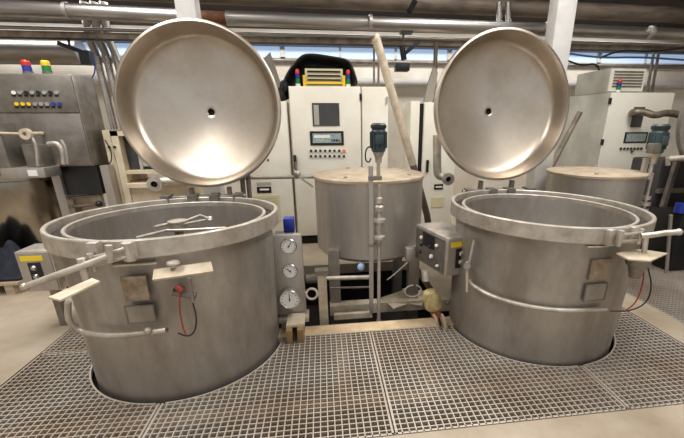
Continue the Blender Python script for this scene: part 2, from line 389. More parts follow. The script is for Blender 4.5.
MB().tube([PV(192, 300, y0-.03), PV(197, 318, y0-.02), PV(195, 332, y0-.02), PV(188, 337, y0-.02), PV(178, 333, y0-.01)], .0045, 8, smooth=2).build('black_tube', BLACK, vatL)
# under the right clamp plate: sampling pot with hoses
pz = .80; pc = PZ(638, 262, pz)
MB().lathe([(0, 0), (.06, 0), (.066, .01), (.066, .045), (.075, .05), (.075, .062), (0, .062)], (pc.x, pc.y, pz-.02), n=24).lathe([(0, -.10), (.03, -.10), (.04, -.06), (.05, -.02), (0, -.02)], (pc.x, pc.y, pz-.0), n=20).build('sampling_pot', STEEL_DARK, vatR)
MB().tube([PZ(648, 268, .76), PV(652, 285, pc.y), PV(648, 302, pc.y), PV(632, 311, pc.y), PC(610, 311, VR, .70)], .0045, 8, smooth=2).build('black_tube', BLACK, vatR)
MB().tube([PZ(644, 268, .76), PV(643, 285, pc.y), PV(636, 303, pc.y), PV(625, 311, pc.y)], .0045, 8, smooth=2).build('red_tube', REDC, vatR)

# ------------------------------------------------------------------ small control boxes with yellow labels
def obox(quad_front, depth, bev=.006):
    """box from its front bottom-left / bottom-right / top-left corners and a depth vector"""
    bl, br, tl = [Vector(q) for q in quad_front]; X = br-bl; Z = tl-bl; Y = Vector(depth)
    T = Matrix((X, Y, Z)).transposed().to_4x4(); T.translation = bl
    return T
def control_box(label, bl, br, htop, depth, parts, grp=None):
    bl = Vector(bl); br = Vector(br); X = (br-bl); w = X.length; X.normalize(); Y = Vector((-X.y, X.x, 0)); d = depth
    T = Matrix((X, Y, Vector((0, 0, 1)))).transposed().to_4x4(); T.translation = bl
    t = thing('control_box', label, 'control box', M=T, group=grp)
    def B(x0, x1, y0, y1, z0, z1, nm, m, par=t, bev=0): return MB().box(x0, x1, y0, y1, z0, z1, T, bev).build(nm, m, par)
    B(0, w, 0, d, 0, htop, 'housing', STEEL_RIM, bev=.006)
    B(.012, w-.012, -.006, .002, .012, htop-.012, 'cover', STEEL_TANK)
    B(.05*w+.02, .05*w+.02+w*.62, -.009, -.005, htop-.075, htop-.035, 'warning_label', LABELY)
    s = B(.30*w, .30*w+.085, -.013, -.005, htop-.25, htop-.09, 'switch_plate', BLACK)
    for zz in (htop-.13, htop-.20):
        MB().lathe([(0, 0), (.022, 0), (.022, .012), (.014, .022), (0, .022)], T @ Vector((.30*w+.042, -.012, zz)), -Y, 16).build('switch_knob', CHROME, s)
    return t, T, w
y = 2.95
bl = PV(27, 292, y); br = PV(62, 290, y); tl = PV(18, 252, y)
boxL, TL, wL = control_box('small steel control box with a yellow label left of the left vat', (bl.x, y, bl.z), (br.x, y, bl.z), tl.z-bl.z, .22, None)
p = TL @ Vector((wL+.03, .1, 0))
MB().box(wL*.4, wL*.6, .08, .14, -bl.z, 0, TL).build('post', STEEL_DARK, boxL)
MB().tube([TL @ Vector((wL-.05, .1, .02)), TL @ Vector((wL+.02, .1, -.08)), TL @ Vector((wL+.05, .15, -bl.z*.9))], .008, 8, smooth=2).build('cable', BLACK, boxL)
# right one: label face towards the camera, knob panel on its left side
y = 2.55
bl = PV(445, 277, y); br = PV(473, 277, 2.62); tl = PV(444, 239, y)
boxR, TR, wR = control_box('steel control box with a yellow label left of the right vat, knobs on its side', (bl.x, y, bl.z), (br.x, 2.62, bl.z), tl.z-bl.z, .48, None)
hR = tl.z-bl.z
sp = MB().box(-.010, .002, .02, .46, .02, hR-.02, TR).build('side_panel', STEEL_DARK, boxR, smooth=False)
for (yy, zz, m_, r) in ((.30, hR*.72, WHITEP, .016), (.30, hR*.52, BLACK, .014), (.18, hR*.6, BLACK, .016), (.10, hR*.72, WHITEP, .014), (.16, hR*.35, WHITEP, .018), (.08, hR*.2, WHITEP, .012), (.31, hR*.30, BLACK, .013)):
    MB().lathe([(0, 0), (r, 0), (r, .014), (r*.6, .02), (0, .02)], TR @ Vector((-.009, yy*1.2, zz)), TR.to_3x3() @ Vector((-1, 0, 0)), 14).build('knob', m_, sp)
MB().box(-.014, -.008, .16, .34, hR*.55, hR*.9, TR).build('switch_plate', BLACK, sp)
MB().box(wR-.01, VR.x-.668-bl.x, .03, .07, hR*.6, hR*.72, TR).build('mounting_arm', STEEL_DARK, boxR)
# linkage lever hanging beside it
p = PV(472, 243, 2.5)
lv = thing('hand_lever', 'small hand lever on a rod between the right control box and right vat', 'lever', PV(467, 290, 2.36))
MB().cyl(PV(474, 240, 2.36), PV(468, 268, 2.36), .010).build('rod', STEEL_RIM, lv)
MB().cyl(PV(467, 262, 2.35), PV(467, 291, 2.35), .009).ball(PV(467, 291, 2.35), .012, n=10).build('grip', DUSTY, lv)
MB().cyl(PV(467, 266, 2.33), PV(467, 266, 2.42), .025).build('pivot', STEEL_DARK, lv)
MB().bar(PV(474, 240, 2.36), (VR.x-.61, 2.36, PV(474, 240, 2.36).z), .02, .02).build('bracket', STEEL_DARK, lv)

# ------------------------------------------------------------------ gauge panel between left vat and tank
y = 2.75
a = PV(271.5, 318, y); b_ = PV(301, 235, y)
gp = thing('gauge_panel', 'tall steel panel with three round gauges beside the left vat', 'gauge panel', (a.x, y, 0))
zt = b_.z; zb_ = PV(275, 316, y).z
MB().box(a.x+.02, b_.x, y, y+.07, zb_, zt, bev=.005).build('panel', STEEL_TANK, gp)
MB().box(a.x+.06, b_.x+.02, y-.05, y+.09, zb_-.05, zb_-.003, bev=.004).build('base', STEEL_RIM, gp)
for s in (.075, .16): MB().box(a.x+s, a.x+s+.035, y, y+.03, -.06, zb_-.05).build('leg', DUSTY, gp)
MB().box(a.x+.05, b_.x, y-.02, y+.05, -.09, -.05).build('foot', DUSTY, gp)
fa = PV(287, 345, 2.5); fb = PV(303, 330, 2.5)
for q in (fa.x, (fa.x+fb.x)/2+.02): MB().box(q, q+.045, 2.5, 2.72, .001, fb.z).build('clamp_foot', BRASS, gp)
MB().box(fa.x, fb.x+.01, 2.55, 2.74, fb.z, fb.z+.02).build('clamp_plate', DUSTY, gp)
def gauge(px, py, r, dep, ticks=True, nang=.9):
    cpt = PV(px, py, y-dep)
    g = MB().lathe([(0, 0), (r*.9, 0), (r, .006), (r, dep-.012), (r*.92, dep-.006), (r*.88, dep-.012)], Vector((cpt.x, y+.002, cpt.z)), (0, -1, 0), 32).build('gauge', CHROME, gp)
    MB().lathe([(0, dep-.013), (r*.9, dep-.013)], Vector((cpt.x, y, cpt.z)), (0, -1, 0), 32).build('dial', GAUGEF, g)
    k = MB(); yy = y-dep+.012
    for i in range(11):
        an = -PI*.75+PI*1.5*i/10; s = Vector((math.sin(an), 0, math.cos(an))); q = Vector((cpt.x, yy, cpt.z)); k.bar(q+s*r*.66, q+s*r*.82, .003, .002, (0, 1, 0))
    s = Vector((math.sin(nang), 0, math.cos(nang))); k.bar(q-s*r*.2, q+s*r*.6, .005, .003, (0, 1, 0)); k.box(q.x-.006, q.x+.006, yy-.002, yy+.001, q.z-.006, q.z+.006)
    k.build('needle', BLACK, g)
gauge(288.5, 247, .062, .03, nang=.6); gauge(290, 272, .060, .03, nang=-.8); gauge(289.5, 300.5, .082, .09, nang=0)
hz = MB()
for r in (.05, .043): hz.tube([PV(305+0, 293, y+.05)]+[Vector((PV(312, 297, y+.06).x+r*math.sin(i/12*2*PI-1.2), y+.06, PV(312, 297, y).z+r*1.05*math.cos(i/12*2*PI-1.2))) for i in range(13)], .006, 8, smooth=1)
hz.build('coiled_hose', CREAM, gp)
# blue valve actuator and pipe above the panel
bx = thing('valve_actuator', 'small blue valve actuator behind the rim of the left vat', 'valve', PV(288, 233, 3.05))
p = PV(289, 225, 3.05); MB().box(p.x-.045, p.x+.045, 3.02, 3.12, p.z-.06, p.z+.06, bev=.008).build('housing', BLUE, bx)
MB().cyl((p.x, 3.07, p.z-.05), (p.x, 3.07, .02), .02).build('pipe', STEEL_RIM, bx)
MB().cyl((p.x-.12, 3.07, p.z-.075), (p.x+.05, 3.07, p.z-.075), .026).build('valve_body', STEEL_RIM, bx)

# ------------------------------------------------------------------ stock tank with dosing pump
def tank(cx, cy, r, zt, zbm, label, legs=True):
    t = thing('stock_tank', label, 'tank', (cx, cy, -.55))
    MB().lathe([(0, zbm-.04), (r*.5, zbm-.03), (r*.93, zbm-.005), (r, zbm+.03), (r, zt-.03), (r+.002, zt-.02)], (cx, cy, 0), n=72).build('shell', STEEL_TANK, t)
    MB().lathe([(r-.004, zt-.03), (r+.012, zt-.028), (r+.014, zt-.006), (r+.006, zt), (r*.6, zt+.012), (0, zt+.018)], (cx, cy, 0), n=72).build('cover', TANKTOP, t)
    for an in (-2.2, -.6, 2.0, .9):
        p = Vector((cx+r*.8*math.cos(an), cy+r*.8*math.sin(an), zt)); MB().cyl(p, p+Vector((0, 0, .02)), .018, 12).build('cover_bolt', STEEL_RIM, t)
    fl = MB()
    fz = -.02
    for sx in (-1, 1):
        for sy in (-1, 1):
            q = (cx+sx*r*.72, cy+sy*r*.72)
            MB().box(q[0]-.05, q[0]+.05, q[1]-.05, q[1]+.05, -.55, zbm+.10).build('leg', STEEL, t)
    return t
tk = tank(.446, 3.60, .528, 1.150, .41, 'round steel tank with a flat dusty cover between the two vats')
for yy, z, nm in ((3.16, -.06, 'front_rail'),):
    MB().box(PV(330, 305, yy).x, PV(455, 303, yy).x, yy-.05, yy+.05, z-.06, z+.04).build(nm, DUSTY, tk)
yl = 2.9
a = PV(322, 272, yl); b_ = PV(330, 328, yl)
MB().box(a.x-.04, a.x+.035, yl-.03, yl+.03, b_.z, PV(322, 274, yl).z).build('leg', DUSTY, tk)
MB().box(a.x-.06, a.x+.055, yl-.04, yl+.05, PV(322, 274, yl).z, PV(322, 274, yl).z+.04).build('bracket', STEEL_DARK, tk)
MB().box(PV(334, 315, 3.0).x, PV(372, 315, 3.0).x, 2.98, 3.02, PV(350, 318, 3.0).z, PV(350, 313, 3.0).z).build('rail', DUSTY, tk)
# pipes in front of / under the tank
pp = thing('drain_pipe', 'horizontal steel pipe below the tank, from the gauge panel to the pump', 'pipe', PV(340, 278, 3.0))
MB().cyl(PV(306, 279, 3.0), PV(372, 277, 3.0), .020).build('pipe', STEEL_RIM, pp)
MB().cyl(PV(306, 279, 3.0), PV(318, 278.5, 3.0), .042).build('flange', STEEL_DARK, pp)
MB().cyl(PV(330, 288, 3.08), PV(372, 287, 3.08), .010).build('tie_rod', STEEL_DARK, pp)
pb = PV(361, 267, 3.05)
bv = thing('drain_valve', 'small blue knobbed valve beneath the bottom of the tank', 'valve', pb)
MB().ball(pb, .035, n=12).build('knob', mat('pale_blue', (150, 172, 214), .5), bv); MB().cyl(pb, pb+Vector((0, .15, .07)), .015).build('stem', STEEL_DARK, bv)

def pump(label, motor_px, y, tilt=None, low_z=-.3):
    mx, my0, my1 = motor_px
    a = PV(mx, my0, y); b = PV(mx, my1, y); x = (a.x+b.x)/2; H = a.z-b.z; r = H*.27
    t = thing('dosing_pump', label, 'pump', (x, y, low_z)); o = Vector((x, y, b.z))
    mt = MB().lathe([(0, 0), (r*.8, 0), (r*.95, .04*H), (r*.95, .1*H), (r, .12*H), (r, .72*H), (r*.9, .76*H), (r*.9, .80*H), (r*1.02, .82*H), (r*1.02, .94*H), (r*.8, H), (0, H)], o, n=28).build('motor', TEAL, t)
    fin = MB()
    for i in range(14):
        an = 2*PI*i/14; s = Vector((math.cos(an), math.sin(an), 0)); fin.bar(o+s*(r*1.02)+Vector((0, 0, .14*H)), o+s*(r*1.02)+Vector((0, 0, .70*H)), .008, .018, s)
    fin.build('cooling_fins', TEAL, mt)
    MB().lathe([(r*1.03, .83*H), (r*1.06, .84*H), (r*1.06, .93*H), (r*1.03, .94*H)], o, n=28).build('motor_cap', BLACK, mt)
    MB().box(x-.035, x+.03, y-r*1.35, y-r*.9, b.z+.28*H, b.z+.60*H, bev=.004).build('terminal_box', TEAL, mt)
    MB().lathe([(0, -.38*H), (r*.45, -.38*H), (r*.5, -.2*H), (r*.75, -.05*H), (r*.8, 0), (0, 0)], o, n=24).build('coupling', STEEL_RIM, t)
    MB().cyl(o-Vector((0, 0, .38*H)), o-Vector((0, 0, .95*H)), r*.26).build('shaft', STEEL_RIM, t)
    return t, o, H, r
yp = 2.97
pt, po, pH, pr = pump('teal electric dosing pump on a tall rod in front of the middle tank', (378.5, 123, 152), yp, low_z=-.4)
z = lambda py: PV(378, py, yp).z
xs = PV(379, 230, yp).x
o = Vector((xs, yp, 0))
MB().lathe([(0, z(185)), (.013, z(185)), (.013, z(197)), (.03, z(198)), (.032, z(203)), (.018, z(204)), (.042, z(206.5)), (.042, z(210.5)), (.017, z(211.5)), (.017, z(218)), (.056, z(218.7)), (.056, z(221.7)), (.034, z(222.5)), (.036, z(228)), (.018, z(233)), (.016, z(235)), (.052, z(236)), (.052, z(238.5)), (.016, z(239.5)), (.016, z(318)), (.024, z(320)), (.024, z(338)), (0, z(338))][::-1], o, n=24).build('valve_column', STEEL_RIM, pt)
xq = PV(371, 230, yp).x
MB().box(xq-.018, xq+.018, yp-.015, yp+.015, PV(371, 312, yp).z, PV(371, 166, yp).z).build('support_post', STEEL_TANK, pt)
MB().box(xq-.02, xs+.02, yp-.02, yp+.02, z(246), z(243.5)).build('clip', STEEL_DARK, pt)
MB().box(xq-.02, xs+.02, yp-.02, yp+.02, z(180), z(176)).build('clip', STEEL_DARK, pt)
MB().tube([PV(372, 146, yp-.02), PV(366, 148, yp-.03), PV(365, 160, yp-.03), PV(369, 163, yp-.02), PV(371, 158, yp-.02)], .006, 8, smooth=2).build('cable', BLACK, pt)
cb = thing('cable_lead', 'thin pale cable hanging from a grey box beside the right control box', 'cable', PV(386, 279, 3.1))
MB().tube([PV(387, 280, 3.08), PV(396, 273, 3.05), PV(408, 262, 3.0), PV(411, 258, 3.0)], .005, 8, smooth=2).build('wire', CREAM, cb)
p = PV(409, 253, 2.98); MB().box(p.x-.03, p.x+.04, 2.95, 3.02, p.z-.06, p.z+.05, bev=.005).build('plug_box', STEEL_TANK, cb)
hl = MB(); p = PV(413, 291, 3.05); hl.tube([Vector((p.x+.08*math.sin(i/16*2*PI+.4), 3.05, p.z+.06*math.cos(i/16*2*PI+.4))) for i in range(16)], .008, 8, smooth=1)
tag(hl.build('hose_loop', CREAM), 'pale loop of hose under the right control box', 'hose')
rg = MB()
for i, (px, py, w, hh) in enumerate(((400, 299, .16, .10), (412, 297, .12, .12))):
    q = PZ(px, py, -.03); rg.box(-w, w, -hh, hh, -.006, .006, Matrix.Translation(q) @ Matrix.Rotation(.5-i*.9, 4, 'Z') @ Matrix.Rotation(.2, 4, 'X'))
tag(rg.build('board_scraps', DUSTY, smooth=False), 'pale broken board scraps lying on the tank rail', 'boards')
# wrapped valve with forked foot beside the right vat
wy = 2.62
wv = thing('wrapped_valve', 'yellowed wrapped valve with red collar beside the right vat', 'valve', PV(441, 334, wy))
a = PV(427, 280, wy); b_ = PV(434, 309, wy)
MB().lathe([(0, 0), (.05, .0), (.068, .02), (.07, .05), (.064, .07), (.072, .1), (.066, .14), (.05, .17), (.03, .18), (0, .18)], b_, a-b_, 24).build('wrapping', WRAP, wv)
MB().cyl(PV(434, 308, wy), PV(437, 316, wy), .042).build('collar', mat('red_collar', (170, 84, 60), .6), wv)
MB().cyl(PV(437, 316, wy), PV(440, 326, wy), .02).build('stem', RUST, wv)
for q in (436.5, 444.5): MB().tube([PV(q-3, 314, wy-.05), PV(q+.5, 320, wy-.07), PV(q+1.5, 334, wy-.07)], .012, 10, smooth=1).build('fork_leg', DUSTY, wv)
MB().tube([PV(425, 271, wy+.02), PV(426, 281, wy)], .03).build('inlet', STEEL_RIM, wv)
MB().tube([PV(446, 304, wy+.1), PV(452, 298, wy+.15), PV(460, 300, wy+.1)], .014, smooth=1).build('outlet', STEEL_DARK, wv)

# ------------------------------------------------------------------ control cabinets in the back row
def stack_light(x, y, z, cols, label, h=.15, r=.026, bm=None):
    t = thing('signal_light', label, 'signal light', (x, y, z)); n = len(cols)
    MB().cyl((x, y, z), (x, y, z+.03), r*1.1).build('base', bm or WHITEP, t)
    for i, (nm, m_) in enumerate(cols):
        z0 = z+.03+(h-.03)*i/n; z1 = z+.03+(h-.03)*(i+1)/n
        pr = [(0, z0), (r, z0), (r, z1-.004), (r*.9, z1), (0, z1)] if i < n-1 else [(0, z0), (r, z0), (r, z1-.02), (r*.7, z1-.004), (0, z1)]
        MB().lathe(pr, (x, y, 0), n=16).build(nm+'_lamp', m_, t)
    return t
def cabinet(label, x0, x1, z0, z1, y, dep=.5, side=None, hinge=True):
    t = thing('control_cabinet', label, 'cabinet', ((x0+x1)/2, y+dep/2, 0))
    MB().box(x0, x1, y+.02, y+dep, z0, z1, bev=.004).build('housing', side or WHITECAB, t)
    MB().box(x0+.01, x1-.01, y+.03, y+dep-.02, 0, z0).build('plinth', DARK, t)
    dr = MB().box(x0+.008, x1-.008, y, y+.022, z0+.01, z1-.01, bev=.004).build('door', WHITECAB, t)
    return t, dr
Y5 = 5.0
gx = lambda px, py: PV(px, py, Y5).x
gz = lambda px, py: PV(px, py, Y5).z
cA, dA = cabinet('lower white cabinet with a beige vent behind the left vat', -.95, -.415, .14, 1.886, Y5)
def lab(x0, y0, x1, y1, par, m, nm, yy=Y5, th=.008):
    a = PV(x0, y1, yy); b = PV(x1, y0, yy); return MB().box(a.x, b.x, yy-th, yy+.004, a.z, b.z).build(nm, m, par, smooth=False)
lab(257, 182, 271, 185, dA, GREYCAB, 'maker_plate'); lab(257.5, 186.5, 271, 193, dA, BLACK, 'rating_plate', th=.009)
lab(260, 188.3, 269, 190.3, dA, WHITEP, 'plate_text', th=.011)
v = lab(256, 195, 279, 222, dA, VENTM, 'vent', th=.012)
for i in range(8): lab(258, 198+i*2.7, 277, 199+i*2.7, v, GREYCAB, 'slat', th=.015)
MB().cyl(PV(268, 160, Y5-.01), PV(268, 160, Y5+.01), .013).build('lock', BLACK, dA)
cB, dB = cabinet('tall white cabinet with a dark window and a display, tarp on its top', -.375, .525, .12, 2.06, Y5)
wn = lab(313, 103, 339, 126, dB, DARKGLASS, 'window'); lab(314.5, 105, 318.5, 125, wn, GREYCAB, 'window_strip', th=.010)
dp = lab(310.5, 131, 343.5, 145.5, dB, BLACK, 'display'); sc_ = lab(313, 133.3, 341, 143, dp, SCREEN, 'screen', th=.010)
lab(314, 135, 330, 138, sc_, WHITEP, 'screen_field', th=.012)
for i in range(4): lab(331+i*2.4, 139.2, 332.8+i*2.4, 141.6, sc_, (GREEN, BLUE, BLACK, STEEL_DARK)[i], 'key', th=.012)
for r_ in range(2):
    for i in range(8):
        py = 150.8+r_*5.4; px = 311+i*4.7
        m_ = ORANGE if (r_ == 0 and i == 7) else BLACK
        MB().cyl(PV(px, py, Y5-.022), PV(px, py, Y5+.004), .021 if m_ is ORANGE else .017, 12).build('knob' if r_ == 0 else 'button', m_, dB)
MB().box(gx(293.5, 160), gx(296.5, 160), Y5-.03, Y5, gz(294, 169), gz(294, 155), bev=.004).build('handle', BLACK, dB)
for py in (97, 213): MB().box(.508, .53, Y5-.012, Y5+.03, gz(358, py)-.04, gz(358, py)+.04).build('hinge', BLACK, dB)
cC, dC = cabinet('narrow white cabinet right of the tall one, behind the teal pump', .535, .885, .12, 2.06, Y5)
MB().box(.85, .868, Y5-.02, Y5, 1.86, 1.94).build('hinge', GREYCAB, dC)
# black strip between A and B
# cooling unit on top of cabinet B under a tarp
ac = thing('cooling_unit', 'yellow-framed cooling unit on the cabinet under the black tarp', 'cooling unit', (0, Y5+.2, 2.06))
x0, x1 = gx(304, 75), gx(344, 75)
MB().box(x0+.01, x1-.01, Y5+.09, Y5+.45, 2.06, 2.27).build('body', VENTM, ac)
for i in range(4): MB().box(x0+.04, x1-.04, Y5+.075, Y5+.095, 2.085+i*.048, 2.10+i*.048).build('slat', DARK, ac)
for q in (x0, x1): MB().box(q-.018, q+.018, Y5+.05, Y5+.10, 2.06, 2.19).build('post', YELLOW, ac)
MB().box(x0, x1, Y5+.06, Y5+.085, 2.09, 2.115).build('rail', YELLOW, ac)
RGB3 = (('green', GREEN), ('blue', BLUE), ('red', RED))
stack_light(gx(297.5, 80), Y5+.06, 2.06, RGB3, 'red blue green signal light at the left end of the tall cabinet top', .20)
stack_light(gx(348.5, 80), Y5+.06, 2.06, RGB3, 'red blue green signal light at the right end of the tall cabinet top', .20)
tp = MB(); sec = [(277, 101), (279, 92), (284, 77), (291, 66), (299, 56), (305, 52.5), (318, 54), (333, 56), (349, 58), (353, 66), (356, 75), (358.5, 84)]
rows = []
for j, (dy, sc2) in enumerate(((.10, 1), (.16, 1.01), (.3, 1.0), (.48, .97), (.50, .05))):
    row = []
    for i, (px, py) in enumerate(sec):
        q = PV(px, py, Y5+.12); cq = PV(318, 83, Y5+.12)
        q = cq+(q-cq)*sc2; row.append(Vector((q.x, Y5+dy+.02*math.sin(i*1.7+j), q.z+.008*math.sin(i*2.3+j*2))))
    rows.append(row)
vs = [p for r in rows for p in r]; n = len(sec)
tp.add(vs, [(j*n+i, j*n+i+1, (j+1)*n+i+1, (j+1)*n+i) for j in range(4) for i in range(n-1)])
to = tp.build('tarp', TARP); md = to.modifiers.new('thick', 'SOLIDIFY'); md.thickness = .03; md.offset = -1
sb = to.modifiers.new('round', 'SUBSURF'); sb.levels = 1; sb.render_levels = 2
tag(to, 'black tarp arched over the cooling unit on the tall cabinet', 'tarp')
# hanging left end of the tarp is bunched
bt = MB()
for (px, py, r) in ((280, 95, .07), (284, 86, .055), (278, 104, .05)):
    bt.ball(PV(px, py, Y5+.2), r, (1, 1, 1.3), 12)
tag(bt.build('bunched_tarp', TARP), 'bunched end of black sheeting between the left lid and tall cabinet', 'sheeting')
# cabinet D
cD, dD = cabinet('white cabinet with a black slot left of the right lid', gx(424, 110), gx(424, 110)+.48, .14, 1.875, Y5)
MB().box(gx(411, 110), gx(424, 110)-.055, Y5+.01, Y5+.5, .14, 1.89, bev=.004).build('side_column', WHITECAB, cD)
MB().box(gx(424, 110)-.056, gx(424, 110), Y5+.02, Y5+.45, .14, 1.86).build('slot', DARK, cD)
lab(434, 184, 443, 189.5, dD, BLACK, 'rating_plate', th=.009); lab(435.5, 186, 442, 187.6, dD, WHITEP, 'plate_text', th=.011)
lab(431, 197, 444, 207, dD, VENTM, 'vent', th=.012)
MB().box(gx(427, 160)-.01, gx(427, 160)+.02, Y5-.03, Y5, gz(427, 172), gz(427, 160)).build('handle', BLACK, dD)
# cabinet E on the right
x0, x1 = gx(612, 92), gx(676, 92); ztE = 2.015
cE, dE = cabinet('white cabinet with grey side behind the pump at right', x0, x1, .12, ztE, Y5, 1.0, GREYCAB)
wn = lab(630, 107, 645, 127, dE, DARKGLASS, 'window'); dp = lab(623, 132, 648, 143, dE, BLACK, 'display'); lab(625, 133.5, 646, 141.5, dp, SCREEN, 'screen', th=.010)
for i in range(7): MB().cyl(PV(621+i*3.4, 148.5, Y5-.02), PV(621+i*3.4, 148.5, Y5+.004), .017, 12).build('button', BLACK, dE)
MB().cyl(PV(632, 151.5, Y5-.02), PV(632, 151.5, Y5+.004), .017, 12).build('button', BLACK, dE)
for py in (101, 142): MB().box(x0-.006, x0+.014, Y5-.012, Y5+.03, gz(615, py)-.04, gz(615, py)+.04).build('hinge', BLACK, dE)
ae = thing('cooling_unit', 'cream louvred cooling unit on top of the right cabinet', 'cooling unit', (x0+.2, Y5+.5, ztE))
xa, xb = gx(614, 80), gx(650, 80); zt2 = gz(630, 67)
MB().box(xa, xb, Y5+.10, Y5+.8, ztE+.001, zt2, bev=.006).build('housing', GREYCAB, ae)
fc = MB().box(xa+.01, xb-.01, Y5+.08, Y5+.105, ztE+.015, zt2-.012).build('front_panel', WHITECAB, ae)
for i in range(6): MB().box(xa+.05, xb-.05, Y5+.07, Y5+.083, ztE+.07+i*(zt2-ztE-.09)/6, ztE+.088+i*(zt2-ztE-.09)/6).build('louvre', STEEL_DARK, fc)
stack_light(gx(622, 85), Y5+.05, ztE, RGB3, 'red blue green signal light on the right cabinet by the louvres', .17)

# ------------------------------------------------------------------ beige rack left of the left lid
yr = 4.35
rk = thing('beige_rack', 'open beige metal rack behind the left vat, under the raised lid', 'rack', PV(150, 215, yr))
X = lambda px, py: PV(px, py, yr).x
Zr = lambda px, py: PV(px, py, yr).z
xl, xr = X(116, 160), X(192, 180); zt_ = Zr(120, 131)
for q in (xl, xr-.07): MB().box(q, q+.07, yr, yr+.5, 0, zt_ if q == xl else Zr(180, 172)).build('post', BEIGE, rk)
MB().box(xl, xr, yr, yr+.5, zt_-.05, zt_).build('top_rail', BEIGE, rk)
MB().box(xl+.07, xr-.07, yr+.01, yr+.5, Zr(140, 174), Zr(140, 170.5)).build('shelf', BEIGE, rk)
MB().box(xl+.07, xr-.07, yr-.06, yr+.5, Zr(140, 187), Zr(140, 183)).build('shelf', BEIGE, rk)
MB().box(xl+.07, xr-.07, yr+.02, yr+.03, .02, Zr(140, 187)).build('lower_panel', BEIGE, rk)
MB().box(xl+.07, xr-.07, yr+.10, yr+.12, Zr(140, 170.5), zt_-.05).build('window', DARKGLASS, rk)
MB().box(X(136, 160), X(139, 160), yr+.06, yr+.10, Zr(140, 170), Zr(140, 152)).build('window_bar', STEEL_RIM, rk)
MB().box(X(139, 160), X(152, 160), yr+.07, yr+.10, Zr(140, 167), Zr(140, 158)).build('window_card', GREYCAB, rk)
MB().box(xl-.075, xl-.005, yr, yr+.4, .0, zt_+.01).build('side_panel', BEIGE, rk)
for px, py in ((109, 147), (114.5, 147)): MB().cyl(PV(px, py, yr-.012), PV(px, py, yr+.01), .014, 12).build('knob', BLACK, rk)
MB().tube([PV(105, 140, yr-.03), PV(111, 150, yr-.04), PV(112, 160, yr-.04), PV(108, 166, yr-.03)], .006, 8, smooth=2).build('cable', BLACK, rk)
def flange_pipe(label, px, py, y, r, tail):
    p = PV(px, py, y); t = thing('flanged_pipe', label, 'pipe', p)
    n = Vector((.1 if px < 300 else -.1, -1, 0)).normalized()
    MB().lathe([(r*.45, .0), (r*.45, .03), (r*.6, .03), (r*.6, .022), (r, .022), (r, -.01), (r*.7, -.012), (r*.7, -.05)], p, n, 28).build('flange', STEEL_RIM, t)
    MB().lathe([(0, .004), (r*.46, .004)], p, n, 20).build('bore', DARK, t)
    MB().tube([p-n*.01]+[PV(*q) for q in tail], r*.7, 14, smooth=2).build('pipe', STEEL_RIM, t)
flange_pipe('flanged pipe end poking out in front of the beige rack', 155, 184, 4.15, .075, ((156, 183, 4.24), (168, 181, 4.26), (200, 180, 4.28)))
flange_pipe('flanged elbow pipe below the left edge of the right lid', 448, 179, 4.0, .068, ((446, 177, 4.12), (438, 176, 4.16), (437, 168, 4.16), (437, 135, 4.16)))
lp = thing('connecting_pipe', 'thin horizontal steel pipe from behind the left lid to the middle tank', 'pipe', PV(280, 178, 3.72))
MB().cyl(PV(236, 178, 3.72), PV(316, 176.5, 3.72), .019).build('pipe', STEEL_RIM, lp)
MB().ball(PV(297, 174, 3.72), .038, n=14).build('joint', STEEL_RIM, lp)
MB().bar(PV(298, 176, 3.70), PV(313, 187, 3.70), .03, .02).build('brace', STEEL_RIM, lp)
MB().cyl(PV(297, 175, 3.72), PV(295, 162, 3.72), .012).build('stub', STEEL_DARK, lp)
hp = thing('post_pair', 'two dark upright posts behind the left lid lower right edge', 'posts', PV(245, 215, 3.6))
for q in (241, 247): MB().cyl((PV(q, 195, 3.6).x, 3.6, 0), PV(q, 165, 3.6), .022).build('post', STEEL_DARK, hp)

# ------------------------------------------------------------------ stainless machine at far left
ym = 4.2
mc = thing('dosing_machine', 'stainless machine with a big button panel at the far left', 'machine', (-3.0, ym+.4, 0))
tl = PV(-40, 72, ym); tr = PV(72, 74, ym); bb = PV(85, 166, ym)
x0, x1, z0, z1 = tl.x, tr.x, bb.z, tr.z
MB().box(x0, x1, ym, ym+.36, z0, z1, bev=.008).build('housing', STEEL_DARK, mc)
zs = PV(78, 113, ym).z
MB().box(x0+.01, x1-.012, ym-.015, ym+.003, zs+.006, z1-.01, bev=.003).build('button_panel', STEEL_DARK, mc)
MB().box(x0+.01, x1-.012, ym-.012, ym+.003, z0+.01, zs-.006, bev=.003).build('lower_panel', STEEL_DARK, mc)
for r_, (py, xs_) in enumerate(((92.5, [13.5+i*6.1 for i in range(8)]), (104, [16.5+i*6.1 for i in range(8)]))):
    for i, px in enumerate(xs_):
        m_ = (WHITEP if i == 0 else (CHROME if i % 2 else BLACK)) if r_ == 0 else (YELLOW if i < 3 else (CHROME if i < 6 else BLUE))
        b = MB().cyl(PV(px, py, ym-.035), PV(px, py, ym-.01), .017, 12).build('button', m_, mc)
        MB().box(PV(px, py, ym).x-.012, PV(px, py, ym).x+.02, ym-.018, ym-.014, PV(px, py+3, ym).z-.012, PV(px, py+3, ym).z+.008).build('button_tag', BLACK, b)
for px, cols, lb in ((28, (('blue', BLUE), ('red', RED)), 'red over blue signal light on the far left machine'), (47.5, (('green', GREEN), ('yellow', YELLOW)), 'yellow over green signal light on the far left machine')):
    q = PV(px, 72, ym+.12); stack_light(q.x, ym+.12, z1, cols, lb, .135, .038, STEEL_DARK)
